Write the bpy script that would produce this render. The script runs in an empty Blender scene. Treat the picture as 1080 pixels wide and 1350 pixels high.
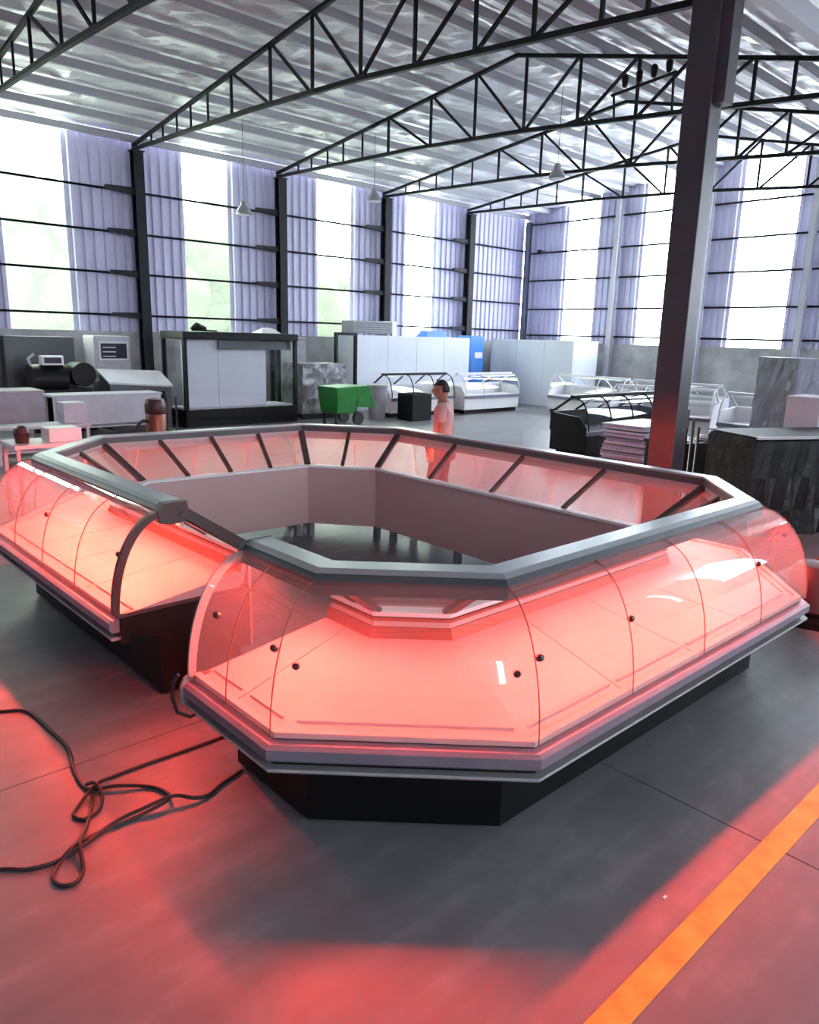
import bpy, bmesh, math, random
from mathutils import Vector, Matrix
random.seed(7)
S = bpy.context.scene
C = S.collection
PI = math.pi

# ------------------------------------------------------------------ camera, sky, exposure
CAM_H = 2.2
cam_d = bpy.data.cameras.new('camera')
cam_d.sensor_fit = 'HORIZONTAL'; cam_d.sensor_width = 36.0
cam_d.lens = 36.0 * 980.0 / 1080.0
cam_d.clip_start = 0.05; cam_d.clip_end = 500
cam = bpy.data.objects.new('camera', cam_d); C.objects.link(cam)
Rw = [[0.73595, -0.13627, 0.66318], [-0.67653, -0.18582, 0.71259], [0.02613, -0.97309, -0.22894]]
cam.matrix_world = Matrix(((Rw[0][0], -Rw[0][1], -Rw[0][2], 0), (Rw[1][0], -Rw[1][1], -Rw[1][2], 0),
                           (Rw[2][0], -Rw[2][1], -Rw[2][2], CAM_H), (0, 0, 0, 1)))
S.camera = cam
world = bpy.data.worlds.new('overcast_sky'); S.world = world
world.use_nodes = True
bg = world.node_tree.nodes['Background']
bg.inputs[0].default_value = (0.80, 0.86, 1.0, 1)
SKY = 22.0
bg.inputs[1].default_value = SKY
S.view_settings.view_transform = 'Standard'; S.view_settings.look = 'None'
S.view_settings.gamma = 1.0; S.view_settings.use_curve_mapping = False
S.view_settings.exposure = 0.0
LED_STRENGTH = 340.0
LED_COL = (1.0, 0.058, 0.032, 1)

# ------------------------------------------------------------------ helpers
def tag(o, label=None, cat=None, group=None, kind=None):
    if label: o['label'] = label
    if cat: o['category'] = cat
    if group: o['group'] = group
    if kind: o['kind'] = kind
    return o

def thing(name, label, cat, loc=(0, 0, 0), rotz=0.0, group=None):
    o = bpy.data.objects.new(name, None); C.objects.link(o)
    o.location = loc; o.rotation_euler = (0, 0, rotz); o.empty_display_size = 0.1
    return tag(o, label, cat, group)

class MB:
    def __init__(self): self.v = []; self.f = []
    def add(self, vs, fs):
        n = len(self.v); self.v += [tuple(p) for p in vs]; self.f += [tuple(i + n for i in q) for q in fs]; return self
    def box(self, x0, x1, y0, y1, z0, z1):
        vs = [(x, y, z) for z in (z0, z1) for y in (y0, y1) for x in (x0, x1)]
        return self.add(vs, [(0, 2, 3, 1), (4, 5, 7, 6), (0, 1, 5, 4), (2, 6, 7, 3), (0, 4, 6, 2), (1, 3, 7, 5)])
    def bar(self, a, b, w, t=None, up=(0, 0, 1)):
        a = Vector(a); b = Vector(b); d = (b - a).normalized(); u = Vector(up)
        if abs(d.dot(u)) > .95: u = Vector((1, 0, 0))
        s = d.cross(u).normalized(); u = s.cross(d).normalized(); t = t or w
        vs = []
        for p in (a, b):
            for i, j in ((-1, -1), (1, -1), (1, 1), (-1, 1)): vs.append(p + s * (i * w / 2) + u * (j * t / 2))
        return self.add(vs, [(3, 2, 1, 0), (4, 5, 6, 7), (0, 1, 5, 4), (1, 2, 6, 5), (2, 3, 7, 6), (3, 0, 4, 7)])
    def tube(self, pts, r, n=8, closed=False):
        pts = [Vector(p) for p in pts]; m = len(pts); vs = []; fs = []
        prev = None
        for i, p in enumerate(pts):
            if closed: d = pts[(i + 1) % m] - pts[i - 1]
            else: d = pts[min(i + 1, m - 1)] - pts[max(i - 1, 0)]
            d.normalize()
            ref = prev if prev is not None else (Vector((0, 0, 1)) if abs(d.z) < .9 else Vector((1, 0, 0)))
            s = d.cross(ref)
            if s.length < 1e-5: s = d.cross(Vector((1, .3, 0)))
            s.normalize(); u = s.cross(d).normalized(); prev = u
            rr = r[i] if isinstance(r, (list, tuple)) else r
            for k in range(n):
                a = 2 * PI * k / n; vs.append(p + s * (math.cos(a) * rr) + u * (math.sin(a) * rr))
        for i in range(m if closed else m - 1):
            for k in range(n):
                j = (i + 1) % m
                fs.append((i * n + k, i * n + (k + 1) % n, j * n + (k + 1) % n, j * n + k))
        if not closed:
            fs.append(tuple(range(n - 1, -1, -1))); fs.append(tuple((m - 1) * n + k for k in range(n)))
        return self.add(vs, fs)
    def cyl(self, c, r, z0, z1, n=16, axis='z'):
        c = Vector(c)
        ax = {'x': Vector((1, 0, 0)), 'y': Vector((0, 1, 0)), 'z': Vector((0, 0, 1))}[axis]
        return self.tube([c + ax * z0, c + ax * z1], r, n)
    def lathe(self, c, prof, n=16):
        cx, cy, cz = c; vs = []; fs = []; m = len(prof)
        for r, z in prof:
            for k in range(n):
                a = 2 * PI * k / n; vs.append((cx + r * math.cos(a), cy + r * math.sin(a), cz + z))
        for i in range(m - 1):
            for k in range(n):
                fs.append((i * n + k, i * n + (k + 1) % n, (i + 1) * n + (k + 1) % n, (i + 1) * n + k))
        fs.append(tuple(range(n - 1, -1, -1))); fs.append(tuple((m - 1) * n + k for k in range(n)))
        return self.add(vs, fs)
    def sweep(self, rings, closed_prof=True, caps=True):
        n = len(rings[0]); vs = [p for r in rings for p in r]; fs = []
        for i in range(len(rings) - 1):
            for k in range(n if closed_prof else n - 1):
                fs.append((i * n + k, i * n + (k + 1) % n, (i + 1) * n + (k + 1) % n, (i + 1) * n + k))
        if caps and closed_prof:
            fs.append(tuple(range(n - 1, -1, -1))); m = len(rings) - 1; fs.append(tuple(m * n + k for k in range(n)))
        return self.add(vs, fs)
    def build(self, name, mat, parent=None, smooth=False, off=None, bevel=0.0):
        me = bpy.data.meshes.new(name)
        o3 = Vector(off) if off else Vector((0, 0, 0))
        me.from_pydata([tuple(Vector(p) - o3) for p in self.v], [], self.f)
        bm = bmesh.new(); bm.from_mesh(me); bmesh.ops.recalc_face_normals(bm, faces=bm.faces)
        bm.to_mesh(me); bm.free()
        if smooth is True:
            for p in me.polygons: p.use_smooth = True
        elif smooth:
            for p in me.polygons: p.use_smooth = True
            me.set_sharp_from_angle(angle=smooth)
        me.materials.append(mat); me.update()
        o = bpy.data.objects.new(name, me); C.objects.link(o)
        if parent: o.parent = parent
        if bevel:
            m = o.modifiers.new('bevel', 'BEVEL'); m.width = bevel; m.segments = 2; m.limit_method = 'ANGLE'
        return o

def inst(o, parent=None, loc=None, rot=None, name=None):
    c = o.copy(); C.objects.link(c); c.parent = parent
    if loc is not None: c.location = loc
    if rot is not None: c.rotation_euler = rot
    return c

def mat(name, col, rough=.5, metal=0.0, var=0.0, scale=6.0, bump=0.0, bscale=30.0, spec=.5, coat=0.0):
    m = bpy.data.materials.new(name); m.use_nodes = True
    nt = m.node_tree; b = nt.nodes['Principled BSDF']
    b.inputs['Roughness'].default_value = rough; b.inputs['Metallic'].default_value = metal
    b.inputs['Specular IOR Level'].default_value = spec
    b.inputs['Base Color'].default_value = (*col, 1)
    if coat: b.inputs['Coat Weight'].default_value = coat; b.inputs['Coat Roughness'].default_value = .08
    tc = nt.nodes.new('ShaderNodeTexCoord')
    if var:
        n = nt.nodes.new('ShaderNodeTexNoise'); n.inputs['Scale'].default_value = scale; n.inputs['Detail'].default_value = 6
        nt.links.new(tc.outputs['Object'], n.inputs['Vector'])
        r = nt.nodes.new('ShaderNodeValToRGB')
        r.color_ramp.elements[0].position = .3; r.color_ramp.elements[1].position = .7
        r.color_ramp.elements[0].color = (*[max(0, c * (1 - var)) for c in col], 1)
        r.color_ramp.elements[1].color = (*[min(1, c * (1 + var)) for c in col], 1)
        nt.links.new(n.outputs['Fac'], r.inputs['Fac']); nt.links.new(r.outputs['Color'], b.inputs['Base Color'])
    if bump:
        n2 = nt.nodes.new('ShaderNodeTexNoise'); n2.inputs['Scale'].default_value = bscale; n2.inputs['Detail'].default_value = 4
        nt.links.new(tc.outputs['Object'], n2.inputs['Vector'])
        bp = nt.nodes.new('ShaderNodeBump'); bp.inputs['Strength'].default_value = bump; bp.inputs['Distance'].default_value = .02
        nt.links.new(n2.outputs['Fac'], bp.inputs['Height']); nt.links.new(bp.outputs['Normal'], b.inputs['Normal'])
    return m

def glass_mat(name, tint=(.97, .97, .97), refl=1.0, rough=.02, veil=0.0):
    m = bpy.data.materials.new(name); m.use_nodes = True; nt = m.node_tree; nt.nodes.clear()
    out = nt.nodes.new('ShaderNodeOutputMaterial'); mix = nt.nodes.new('ShaderNodeMixShader')
    tr = nt.nodes.new('ShaderNodeBsdfTransparent'); tr.inputs[0].default_value = (*tint, 1)
    gl = nt.nodes.new('ShaderNodeBsdfGlossy'); gl.inputs['Roughness'].default_value = rough
    gl.inputs['Color'].default_value = (refl, refl, refl, 1)
    lw = nt.nodes.new('ShaderNodeLayerWeight'); lw.inputs['Blend'].default_value = .5
    pw = nt.nodes.new('ShaderNodeMath'); pw.operation = 'POWER'; pw.inputs[1].default_value = 4.5
    ma = nt.nodes.new('ShaderNodeMath'); ma.operation = 'MULTIPLY_ADD'; ma.inputs[1].default_value = .6; ma.inputs[2].default_value = .035
    nt.links.new(lw.outputs['Facing'], pw.inputs[0]); nt.links.new(pw.outputs[0], ma.inputs[0])
    nt.links.new(ma.outputs[0], mix.inputs[0]); nt.links.new(tr.outputs[0], mix.inputs[1]); nt.links.new(gl.outputs[0], mix.inputs[2])
    if veil:      # pale haze mixed into the panes so they catch the red glow
        m2 = nt.nodes.new('ShaderNodeMixShader'); m2.inputs[0].default_value = veil
        m3 = nt.nodes.new('ShaderNodeMixShader'); m3.inputs[0].default_value = .5
        df = nt.nodes.new('ShaderNodeBsdfDiffuse'); tl = nt.nodes.new('ShaderNodeBsdfTranslucent')
        df.inputs[0].default_value = (.8, .8, .8, 1); tl.inputs[0].default_value = (.8, .8, .8, 1)
        nt.links.new(df.outputs[0], m3.inputs[1]); nt.links.new(tl.outputs[0], m3.inputs[2])
        nt.links.new(mix.outputs[0], m2.inputs[1]); nt.links.new(m3.outputs[0], m2.inputs[2]); nt.links.new(m2.outputs[0], out.inputs[0])
    else:
        nt.links.new(mix.outputs[0], out.inputs[0])
    return m

def transl_mat(name, col=(.95, .97, .95), frac=.4):
    m = bpy.data.materials.new(name); m.use_nodes = True; nt = m.node_tree; nt.nodes.clear()
    out = nt.nodes.new('ShaderNodeOutputMaterial'); mix = nt.nodes.new('ShaderNodeMixShader')
    tr = nt.nodes.new('ShaderNodeBsdfTransparent'); tr.inputs[0].default_value = (*col, 1)
    tl = nt.nodes.new('ShaderNodeBsdfTranslucent'); tl.inputs[0].default_value = (*col, 1)
    mix.inputs[0].default_value = frac
    nt.links.new(tr.outputs[0], mix.inputs[1]); nt.links.new(tl.outputs[0], mix.inputs[2]); nt.links.new(mix.outputs[0], out.inputs[0])
    return m

def emit_mat(name, col, st):
    m = bpy.data.materials.new(name); m.use_nodes = True; nt = m.node_tree; nt.nodes.clear()
    out = nt.nodes.new('ShaderNodeOutputMaterial'); e = nt.nodes.new('ShaderNodeEmission')
    e.inputs[0].default_value = col; e.inputs[1].default_value = st
    nt.links.new(e.outputs[0], out.inputs[0]); return m

def concrete_mat():
    m = bpy.data.materials.new('polished_concrete'); m.use_nodes = True; nt = m.node_tree
    b = nt.nodes['Principled BSDF']
    ge = nt.nodes.new('ShaderNodeNewGeometry')
    n1 = nt.nodes.new('ShaderNodeTexNoise'); n1.inputs['Scale'].default_value = .9; n1.inputs['Detail'].default_value = 7; n1.inputs['Roughness'].default_value = .62
    n2 = nt.nodes.new('ShaderNodeTexNoise'); n2.inputs['Scale'].default_value = 9; n2.inputs['Detail'].default_value = 5
    mp = nt.nodes.new('ShaderNodeMapping'); mp.inputs['Scale'].default_value = (.35, 2.2, 1); mp.inputs['Rotation'].default_value = (0, 0, .35)
    n3 = nt.nodes.new('ShaderNodeTexNoise'); n3.inputs['Scale'].default_value = 3.0; n3.inputs['Detail'].default_value = 8
    for n in (n1, n2): nt.links.new(ge.outputs['Position'], n.inputs['Vector'])
    nt.links.new(ge.outputs['Position'], mp.inputs['Vector']); nt.links.new(mp.outputs[0], n3.inputs['Vector'])
    a = nt.nodes.new('ShaderNodeMath'); a.operation = 'ADD'; nt.links.new(n1.outputs['Fac'], a.inputs[0]); nt.links.new(n3.outputs['Fac'], a.inputs[1])
    a2 = nt.nodes.new('ShaderNodeMath'); a2.operation = 'MULTIPLY_ADD'; a2.inputs[1].default_value = .45
    nt.links.new(n2.outputs['Fac'], a2.inputs[0]); nt.links.new(a.outputs[0], a2.inputs[2])
    r = nt.nodes.new('ShaderNodeValToRGB')
    e = r.color_ramp.elements
    e[0].position = .22; e[0].color = (.09, .088, .098, 1); e[1].position = .84; e[1].color = (.26, .25, .262, 1)
    e2 = e.new(.66); e2.color = (.175, .168, .178, 1)
    sc = nt.nodes.new('ShaderNodeMath'); sc.operation = 'MULTIPLY'; sc.inputs[1].default_value = .52
    nt.links.new(a2.outputs[0], sc.inputs[0]); nt.links.new(sc.outputs[0], r.inputs['Fac'])
    nt.links.new(r.outputs['Color'], b.inputs['Base Color'])
    rr = nt.nodes.new('ShaderNodeMapRange'); rr.inputs[1].default_value = .3; rr.inputs[2].default_value = .7
    rr.inputs[3].default_value = .36; rr.inputs[4].default_value = .52
    nt.links.new(n1.outputs['Fac'], rr.inputs[0]); nt.links.new(rr.outputs[0], b.inputs['Roughness'])
    bp = nt.nodes.new('ShaderNodeBump'); bp.inputs['Strength'].default_value = .06; bp.inputs['Distance'].default_value = .02
    nt.links.new(n2.outputs['Fac'], bp.inputs['Height']); nt.links.new(bp.outputs['Normal'], b.inputs['Normal'])
    return m

M = {
 'concrete': concrete_mat(),
 'joint': mat('joint_dark', (.03, .03, .03), .9),
 'line': mat('orange_line_paint', (.85, .42, .06), .5, var=.25, scale=8),
 'masonry': mat('grey_render_wall', (.42, .42, .43), .9, var=.25, scale=2, bump=.2),
 'sheet': mat('galvanised_sheet', (.60, .59, .78), .5, .0, var=.06, scale=.6),
 'transl': transl_mat('translucent_sheet', frac=.05), 'transl_green': transl_mat('greenish_translucent_sheet', (.90, .95, .82), frac=.05),  # left wall strips get a slight green-yellow tint
 'girt': mat('girt_steel', (.13, .14, .19), .6),
 'dark_steel': mat('dark_painted_steel', (.012, .012, .018), .6, var=.3, scale=4, spec=.3),
 'truss_steel': mat('truss_steel', (.008, .008, .010), .6, spec=.2),
 'post_steel': mat('grey_column_steel', (.035, .034, .042), .35, .0, var=.2, scale=3),
 'foil': mat('foil_insulation', (.93, .93, .95), .38, .35, var=.06, scale=2, bump=.9, bscale=7),
 'purlin': mat('galvanised_purlin', (.40, .40, .44), .5, .2),
 'bounce_ground': mat('pale_bounce_ground', (.74, .74, .70), .95, var=.15, scale=.6),  # unseen ground, made pale to bounce daylight up to the roof
 'leaf': mat('tree_leaf', (.022, .040, .010), .8, var=.5, scale=3),
 'bark': mat('bark', (.12, .09, .06), .9),
 'black': mat('black_enamel', (.003, .003, .003), .45, var=.2, spec=.25),
 'black_rough': mat('black_rough_plastic', (.006, .006, .006), .6, var=.3, spec=.25),
 'bumper': mat('grey_aluminium_bumper', (.20, .20, .25), .42, .3, var=.08),
 'trim': mat('light_trim', (.36, .36, .36), .4, .3),
 'rail': mat('grey_rail', (.085, .095, .10), .4, .4),
 'rail_top': mat('rail_top_trim', (.34, .37, .38), .35, .4),
 'deck': mat('stainless_white_deck', (.40, .385, .385), .5, var=.03),
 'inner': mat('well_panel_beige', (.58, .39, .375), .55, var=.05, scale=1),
 'sill': mat('sill_white', (.85, .84, .84), .4),
 'rib': mat('dark_rib', (.06, .045, .045), .45),
 'seam': mat('glass_seam', (.22, .10, .08), .4),
 'glass': glass_mat('clear_curved_glass', (.99, .99, .99), veil=.025),
 'glass2': glass_mat('flat_glass', (.97, .975, .98)),
 'led': emit_mat('red_led_tube', LED_COL, LED_STRENGTH),
 'led_soft': emit_mat('red_led_tube_short', LED_COL, LED_STRENGTH * .55), 'led_hi': emit_mat('red_led_tube_left', LED_COL, LED_STRENGTH * 1.7),
 'knob': mat('black_knob', (.01, .008, .008), .4),
 'white': mat('white_enamel', (.80, .80, .82), .4, var=.04),
 'white_panel': mat('white_coldroom_panel', (.70, .74, .82), .45, var=.04, scale=1),
 'steel': mat('stainless_steel', (.48, .48, .52), .32, .7, var=.08),
 'grey': mat('grey_painted', (.30, .30, .34), .5, var=.1),
 'lgrey': mat('light_grey_painted', (.52, .52, .58), .5, var=.06),
 'chrome': mat('chrome', (.8, .8, .8), .12, 1.0),
 'green': mat('green_plastic', (.01, .20, .025), .4, var=.15),
 'blue': mat('blue_plastic', (.05, .22, .65), .4),
 'rubber': mat('black_rubber_cable', (.012, .009, .009), .5),
 'wrap': mat('plastic_film_wrap', (.20, .20, .22), .22, .1, var=.5, scale=5, bump=.8, bscale=8),
 'greywrap': mat('grey_film_wrap', (.20, .20, .25), .35, .1, var=.25, scale=4, bump=.6, bscale=6),
 'tarp': mat('black_tarp', (.006, .006, .007), .35, 0, bump=.9, bscale=5, spec=.25),
 'sheets': mat('pale_sheet_stack', (.50, .52, .68), .4, var=.1),
 'brown_red': mat('dark_red_enamel', (.055, .018, .015), .4),
 'copper': mat('brown_copper', (.22, .08, .05), .4, .5),
 'skin': mat('skin', (.30, .15, .10), .6),
 'hair': mat('black_hair', (.012, .010, .009), .6),
 'shirt': mat('salmon_shirt', (.50, .30, .28), .85, var=.08, scale=12, bump=.15),
 'trouser': mat('dark_trousers', (.05, .05, .07), .85),
 'screen': mat('dark_screen', (.02, .02, .04), .2),
 'lamp_body': mat('lamp_housing', (.35, .35, .38), .4, .4),
}

# ------------------------------------------------------------------ the hall
X_BACK, X_GABLE = -7.0, 23.15
Y_LEFT, Y_MID, Y_RIGHT = 18.86, 4.34, -10.2
WALL_Z = 2.15
APEX_Y = 10.4
def roof_z(y):       # underside line carried by the trusses (top chord)
    if y >= APEX_Y: return 6.5 + (Y_LEFT - y) / (Y_LEFT - APEX_Y) * (7.52 - 6.5)
    if y >= Y_MID: return 7.52 - (APEX_Y - y) / (APEX_Y - Y_MID) * (7.52 - 6.1)
    a2 = (Y_MID + Y_RIGHT) / 2
    if y >= a2: return 6.1 + (Y_MID - y) / (Y_MID - a2) * 1.35
    return 7.45 - (a2 - y) / (a2 - Y_RIGHT) * 1.2
def chord_z(y):
    pts = [(4.34, 5.70), (5.03, 5.78), (6.35, 5.88), (7.55, 5.96), (9.0, 6.06), (10.15, 6.17), (11.45, 6.22), (13.4, 6.32), (18.86, 6.44)]
    for (a, za), (b, zb) in zip(pts, pts[1:]):
        if a <= y <= b: return za + (zb - za) * (y - a) / (b - a)
    return pts[0][1] if y < 4.34 else pts[-1][1]
ROOF_UP = 0.20

# floor: a dark bed and cast slabs with open joints
floor = MB().box(X_BACK - .3, X_GABLE + .3, Y_RIGHT - .3, Y_LEFT + .3, -.16, -.03).build('floor', M['joint'])
tag(floor, 'polished grey concrete floor cast in large slabs with dark joints', kind='structure')
JX, JY, SLAB = 3.23, 3.67, 4.05
xs = [JX + SLAB * k for k in range(-4, 8)]; ys = [JY + SLAB * k for k in range(-5, 6)]
def clipped(vals, lo, hi): return [lo] + [v for v in vals if lo + .2 < v < hi - .2] + [hi]
xs = clipped(xs, X_BACK - .2, X_GABLE + .2); ys = clipped(ys, Y_RIGHT - .2, Y_LEFT + .2)
G = .004
for x0, x1 in zip(xs, xs[1:]):
    for y0, y1 in zip(ys, ys[1:]):
        MB().box(x0 + G, x1 - G, y0 + G, y1 - G, -.03, 0).build('floor_slab', M['concrete'], floor)
ln = MB().box(X_BACK + 1, 14, .945, 1.05, .0005, .003).build('floor_marking', M['line'])
tag(ln, 'painted orange safety line along the concrete floor', 'floor marking')

def corrugated(axis, a0, a1, z0, ztop, c, inward, pitch=.22, depth=.055):
    """trapezoid sheet standing in the wall plane; ztop(a) gives its upper edge"""
    pts = []; a = a0
    n = max(1, round((a1 - a0) / pitch)); p = (a1 - a0) / n
    for k in range(n):
        b = a0 + k * p
        pts += [(b, 0), (b + p * .45, 0), (b + p * .55, depth), (b + p * .9, depth)]
    pts.append((a1, 0))
    vs = []; T = .004
    for layer in (0, T):
        for q, d in pts:
            dd = c + inward * (d + layer)
            for z in (z0, ztop(q)):
                vs.append((q, dd, z) if axis == 'x' else (dd, q, z))
    m = len(pts); fs = []
    for k in range(m - 1):
        fs.append((2 * k, 2 * k + 1, 2 * k + 3, 2 * k + 2))
        o = 2 * m; fs.append((o + 2 * k, o + 2 * k + 2, o + 2 * k + 3, o + 2 * k + 1))
        fs.append((2 * k + 1, o + 2 * k + 1, o + 2 * k + 3, 2 * k + 3)); fs.append((2 * k, 2 * k + 2, o + 2 * k + 2, o + 2 * k))
    return MB().add(vs, fs)
def flat_sheet(axis, a0, a1, z0, ztop, c, inward):
    mb = corrugated(axis, a0, a1, z0, ztop, c, inward, pitch=.22, depth=.012)
    return mb

def portal(axis, a0, a1, z0, z1, c, inward):
    L = bpy.data.lights.new('daylight_portal', 'AREA'); L.shape = 'RECTANGLE'
    L.size = a1 - a0; L.size_y = z1 - z0; L.cycles.is_portal = True
    o = bpy.data.objects.new('daylight_portal', L); C.objects.link(o)
    mid = (a0 + a1) / 2
    o.location = (mid, c, (z0 + z1) / 2) if axis == 'x' else (c, mid, (z0 + z1) / 2)
    d = Vector((0, inward, 0)) if axis == 'x' else Vector((inward, 0, 0))
    o.rotation_euler = d.to_track_quat('-Z', 'Z').to_euler()

def wall(name, label, axis, lo, hi, c, inward, windows, ztop, girt_z, base_z=WALL_Z):
    t = .25
    mb = MB()
    o0, o1 = (c - inward * t, c) if inward > 0 else (c, c - inward * t)
    if axis == 'x': mb.box(lo, hi, o0, o1, -.03, base_z)
    else: mb.box(o0, o1, lo, hi, -.03, base_z)
    w = mb.build(name, M['masonry']); tag(w, label, kind='structure')
    cur = lo; segs = []
    for a, b in sorted(windows):
        segs.append((cur, a, 0)); segs.append((a, b, 1)); cur = b
    segs.append((cur, hi, 0))
    cs = c - inward * .10
    for a, b, tr in segs:
        if tr:
            flat_sheet(axis, a, b, base_z, ztop, cs, inward).build('translucent_sheet', M['transl_green' if name == 'wall_left' else 'transl'], w)
            portal(axis, a, b, base_z, min(ztop(a), ztop(b)), cs - inward * .03, inward)
        else:
            n = max(1, round((b - a) / 1.0)); p = (b - a) / n
            for k in range(n):
                corrugated(axis, a + k * p, a + (k + 1) * p, base_z, ztop, cs, inward).build('cladding_sheet', M['sheet'], w)
    g0 = c - inward * .045
    for z in girt_z:
        mb = MB(); y0, y1 = sorted((g0, g0 + inward * .07))
        if axis == 'x': mb.box(lo, hi, y0, y1, z - .022, z + .022); mb.box(lo, hi, *sorted((g0 + inward * .06, g0 + inward * .07)), z - .03, z + .022)
        else: mb.box(y0, y1, lo, hi, z - .025, z + .025); mb.box(*sorted((g0 + inward * .06, g0 + inward * .07)), lo, hi, z - .035, z + .025)
        mb.build('girt', M['girt'], w)
    return w
zl = lambda q: 6.5 + ROOF_UP + .11
zr = lambda y: roof_z(y) + ROOF_UP + .10
left_w = [(.9, 2.2), (5.13, 6.5), (9.43, 10.7), (13.61, 14.87), (17.11, 18.41)]
wall('wall_left', 'long side wall of violet grey corrugated sheeting above a low masonry wall', 'x', X_BACK, X_GABLE, Y_LEFT, -1, left_w, zl, [5.45, 4.49, 3.54, 2.55])
gab_w = [(15.7, 17.0), (12.7, 13.95), (9.12, 10.77), (5.4, 6.8), (1.6, 3.0), (-2.6, -1.2), (-8.5, -6.9)]  # last strip, out of view, is added for white reflections on the curved glass
wall('wall_far', 'gable end wall of pale blue sheeting with bright translucent strips', 'y', Y_RIGHT, Y_LEFT, X_GABLE, -1, gab_w, zr, [6.36, 5.35, 4.37, 3.34, 2.4])
wall('wall_right', 'side wall of corrugated sheeting on the far aisle', 'x', X_BACK, X_GABLE, Y_RIGHT, 1, [(0, 1.5), (4, 5.5), (8, 9.5), (12, 13.5)], lambda q: 6.25 + ROOF_UP + .11, [5.3, 4.3, 3.3])  # strips on this unseen wall are added to light the hall
wall('wall_back', 'gable end wall of corrugated sheeting behind the viewer', 'y', Y_RIGHT, Y_LEFT, X_BACK, 1, [], zr, [5.3, 4.3, 3.3])

# roof: foil-backed sheeting between purlins
ceil = MB()
slopes = [(Y_LEFT, APEX_Y), (APEX_Y, Y_MID), (Y_MID, (Y_MID + Y_RIGHT) / 2), ((Y_MID + Y_RIGHT) / 2, Y_RIGHT)]
for a, b in slopes:
    za, zb = roof_z(a - .0001 if a > b else a), roof_z(b + .0001)
    for k in (0,):
        ceil.add([(X_BACK - .3, a, za + ROOF_UP + .14), (X_GABLE + .3, a, za + ROOF_UP + .14), (X_GABLE + .3, b, zb + ROOF_UP + .14), (X_BACK - .3, b, zb + ROOF_UP + .14),
                  (X_BACK - .3, a, za + ROOF_UP + .10), (X_GABLE + .3, a, za + ROOF_UP + .10), (X_GABLE + .3, b, zb + ROOF_UP + .10), (X_BACK - .3, b, zb + ROOF_UP + .10)],
                 [(0, 1, 2, 3), (7, 6, 5, 4), (0, 4, 5, 1), (1, 5, 6, 2), (2, 6, 7, 3), (3, 7, 4, 0)])
ceil = ceil.build('ceiling', M['purlin']); tag(ceil, 'pitched metal roof lined with crinkled silver foil between purlins', kind='structure')
rf = random.Random(3)
for si, (a, b) in enumerate(slopes):
    za, zb = roof_z(a - .0001), roof_z(b + .0001)
    n = max(5, round(abs(a - b) / 1.0))
    for k in range(n + 1):
        u = k / n; y = a + (b - a) * u; z = za + (zb - za) * u
        if (k == n and si in (1,)) or (k == 0 and si == 1): continue
        yy = min(max(y, Y_RIGHT + .12), Y_LEFT - .12)
        MB().box(X_BACK, X_GABLE - .02, yy - .04, yy + .04, z + .045, z + ROOF_UP).build('purlin', M['purlin'], ceil)
    nx = 110 if si < 2 else 30; ny = 6
    for k in range(n):
        vs = []; fs = []
        for i in range(nx + 1):
            x = X_BACK + (X_GABLE - X_BACK) * i / nx
            for j in range(ny + 1):
                u = (k + j / ny) / n; v = j / ny
                y = a + (b - a) * u; z = za + (zb - za) * u + ROOF_UP + .05
                z -= .05 * math.sin(PI * v) + (rf.uniform(-.042, .042) if 0 < j < ny else 0)
                vs.append((x, y, z))
        for i in range(nx):
            for j in range(ny):
                p = i * (ny + 1) + j; fs.append((p, p + 1, p + ny + 2, p + ny + 1))
        MB().add(vs, fs).build('foil_strip', M['foil'], ceil)

# columns
def h_profile(mb, cx, cy, w, d, z0, z1, t=.02, along='y'):
    if along == 'y':
        mb.box(cx - w / 2, cx + w / 2, cy - d / 2, cy - d / 2 + t, z0, z1); mb.box(cx - w / 2, cx + w / 2, cy + d / 2 - t, cy + d / 2, z0, z1)
        mb.box(cx - t / 2, cx + t / 2, cy - d / 2 + t, cy + d / 2 - t, z0, z1)
    else:
        mb.box(cx - d / 2, cx - d / 2 + t, cy - w / 2, cy + w / 2, z0, z1); mb.box(cx + d / 2 - t, cx + d / 2, cy - w / 2, cy + w / 2, z0, z1)
        mb.box(cx - d / 2 + t, cx + d / 2 - t, cy - t / 2, cy + t / 2, z0, z1)
    return mb
TX = [4.5, 8.14, 12.19, 16.06, 19.9]
ordw = ['behind the stainless bench at the left', 'behind the black framed glass showcase', 'beside the black door frame', 'behind the white cold room panels', 'nearest the far corner of the hall']
col_lab = {8.14: 'dark steel wall column rising behind the left edge of the black showcase',
           12.19: 'dark steel wall column rising behind the right edge of the black showcase',
           16.06: 'dark steel wall column above the long white cold room panels',
           19.9: 'dark steel wall column nearest the far corner of the hall',
           4.5: 'dark steel wall column at the left outside edge of the view'}
for x in TX:
    t = thing('steel_column', col_lab[x], 'column', (x, Y_LEFT - .2, 0), 0, 'columns of the long side wall')
    h_profile(MB(), 0, 0, .24, .24, .02, 6.34).build('shaft', M['dark_steel'], t)
    MB().box(-.2, .2, -.16, .13, 0, .025).build('base_plate', M['dark_steel'], t)
    MB().box(-.16, .16, -.13, .13, 6.34, 6.36).build('cap_plate', M['dark_steel'], t)
    for z in (5.45, 4.49, 3.54, 2.55):
        MB().add([(-.12, -.06, z - .09), (-.12, -.06, z + .07), (-.80, -.06, z + .05), (-.80, -.06, z - .03),
                  (-.12, .05, z - .09), (-.12, .05, z + .07), (-.80, .05, z + .05), (-.80, .05, z - .03)],
                 [(0, 1, 2, 3), (7, 6, 5, 4), (0, 4, 5, 1), (1, 5, 6, 2), (2, 6, 7, 3), (3, 7, 4, 0)]).build('girt_bracket', M['dark_steel'], t)
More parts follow.
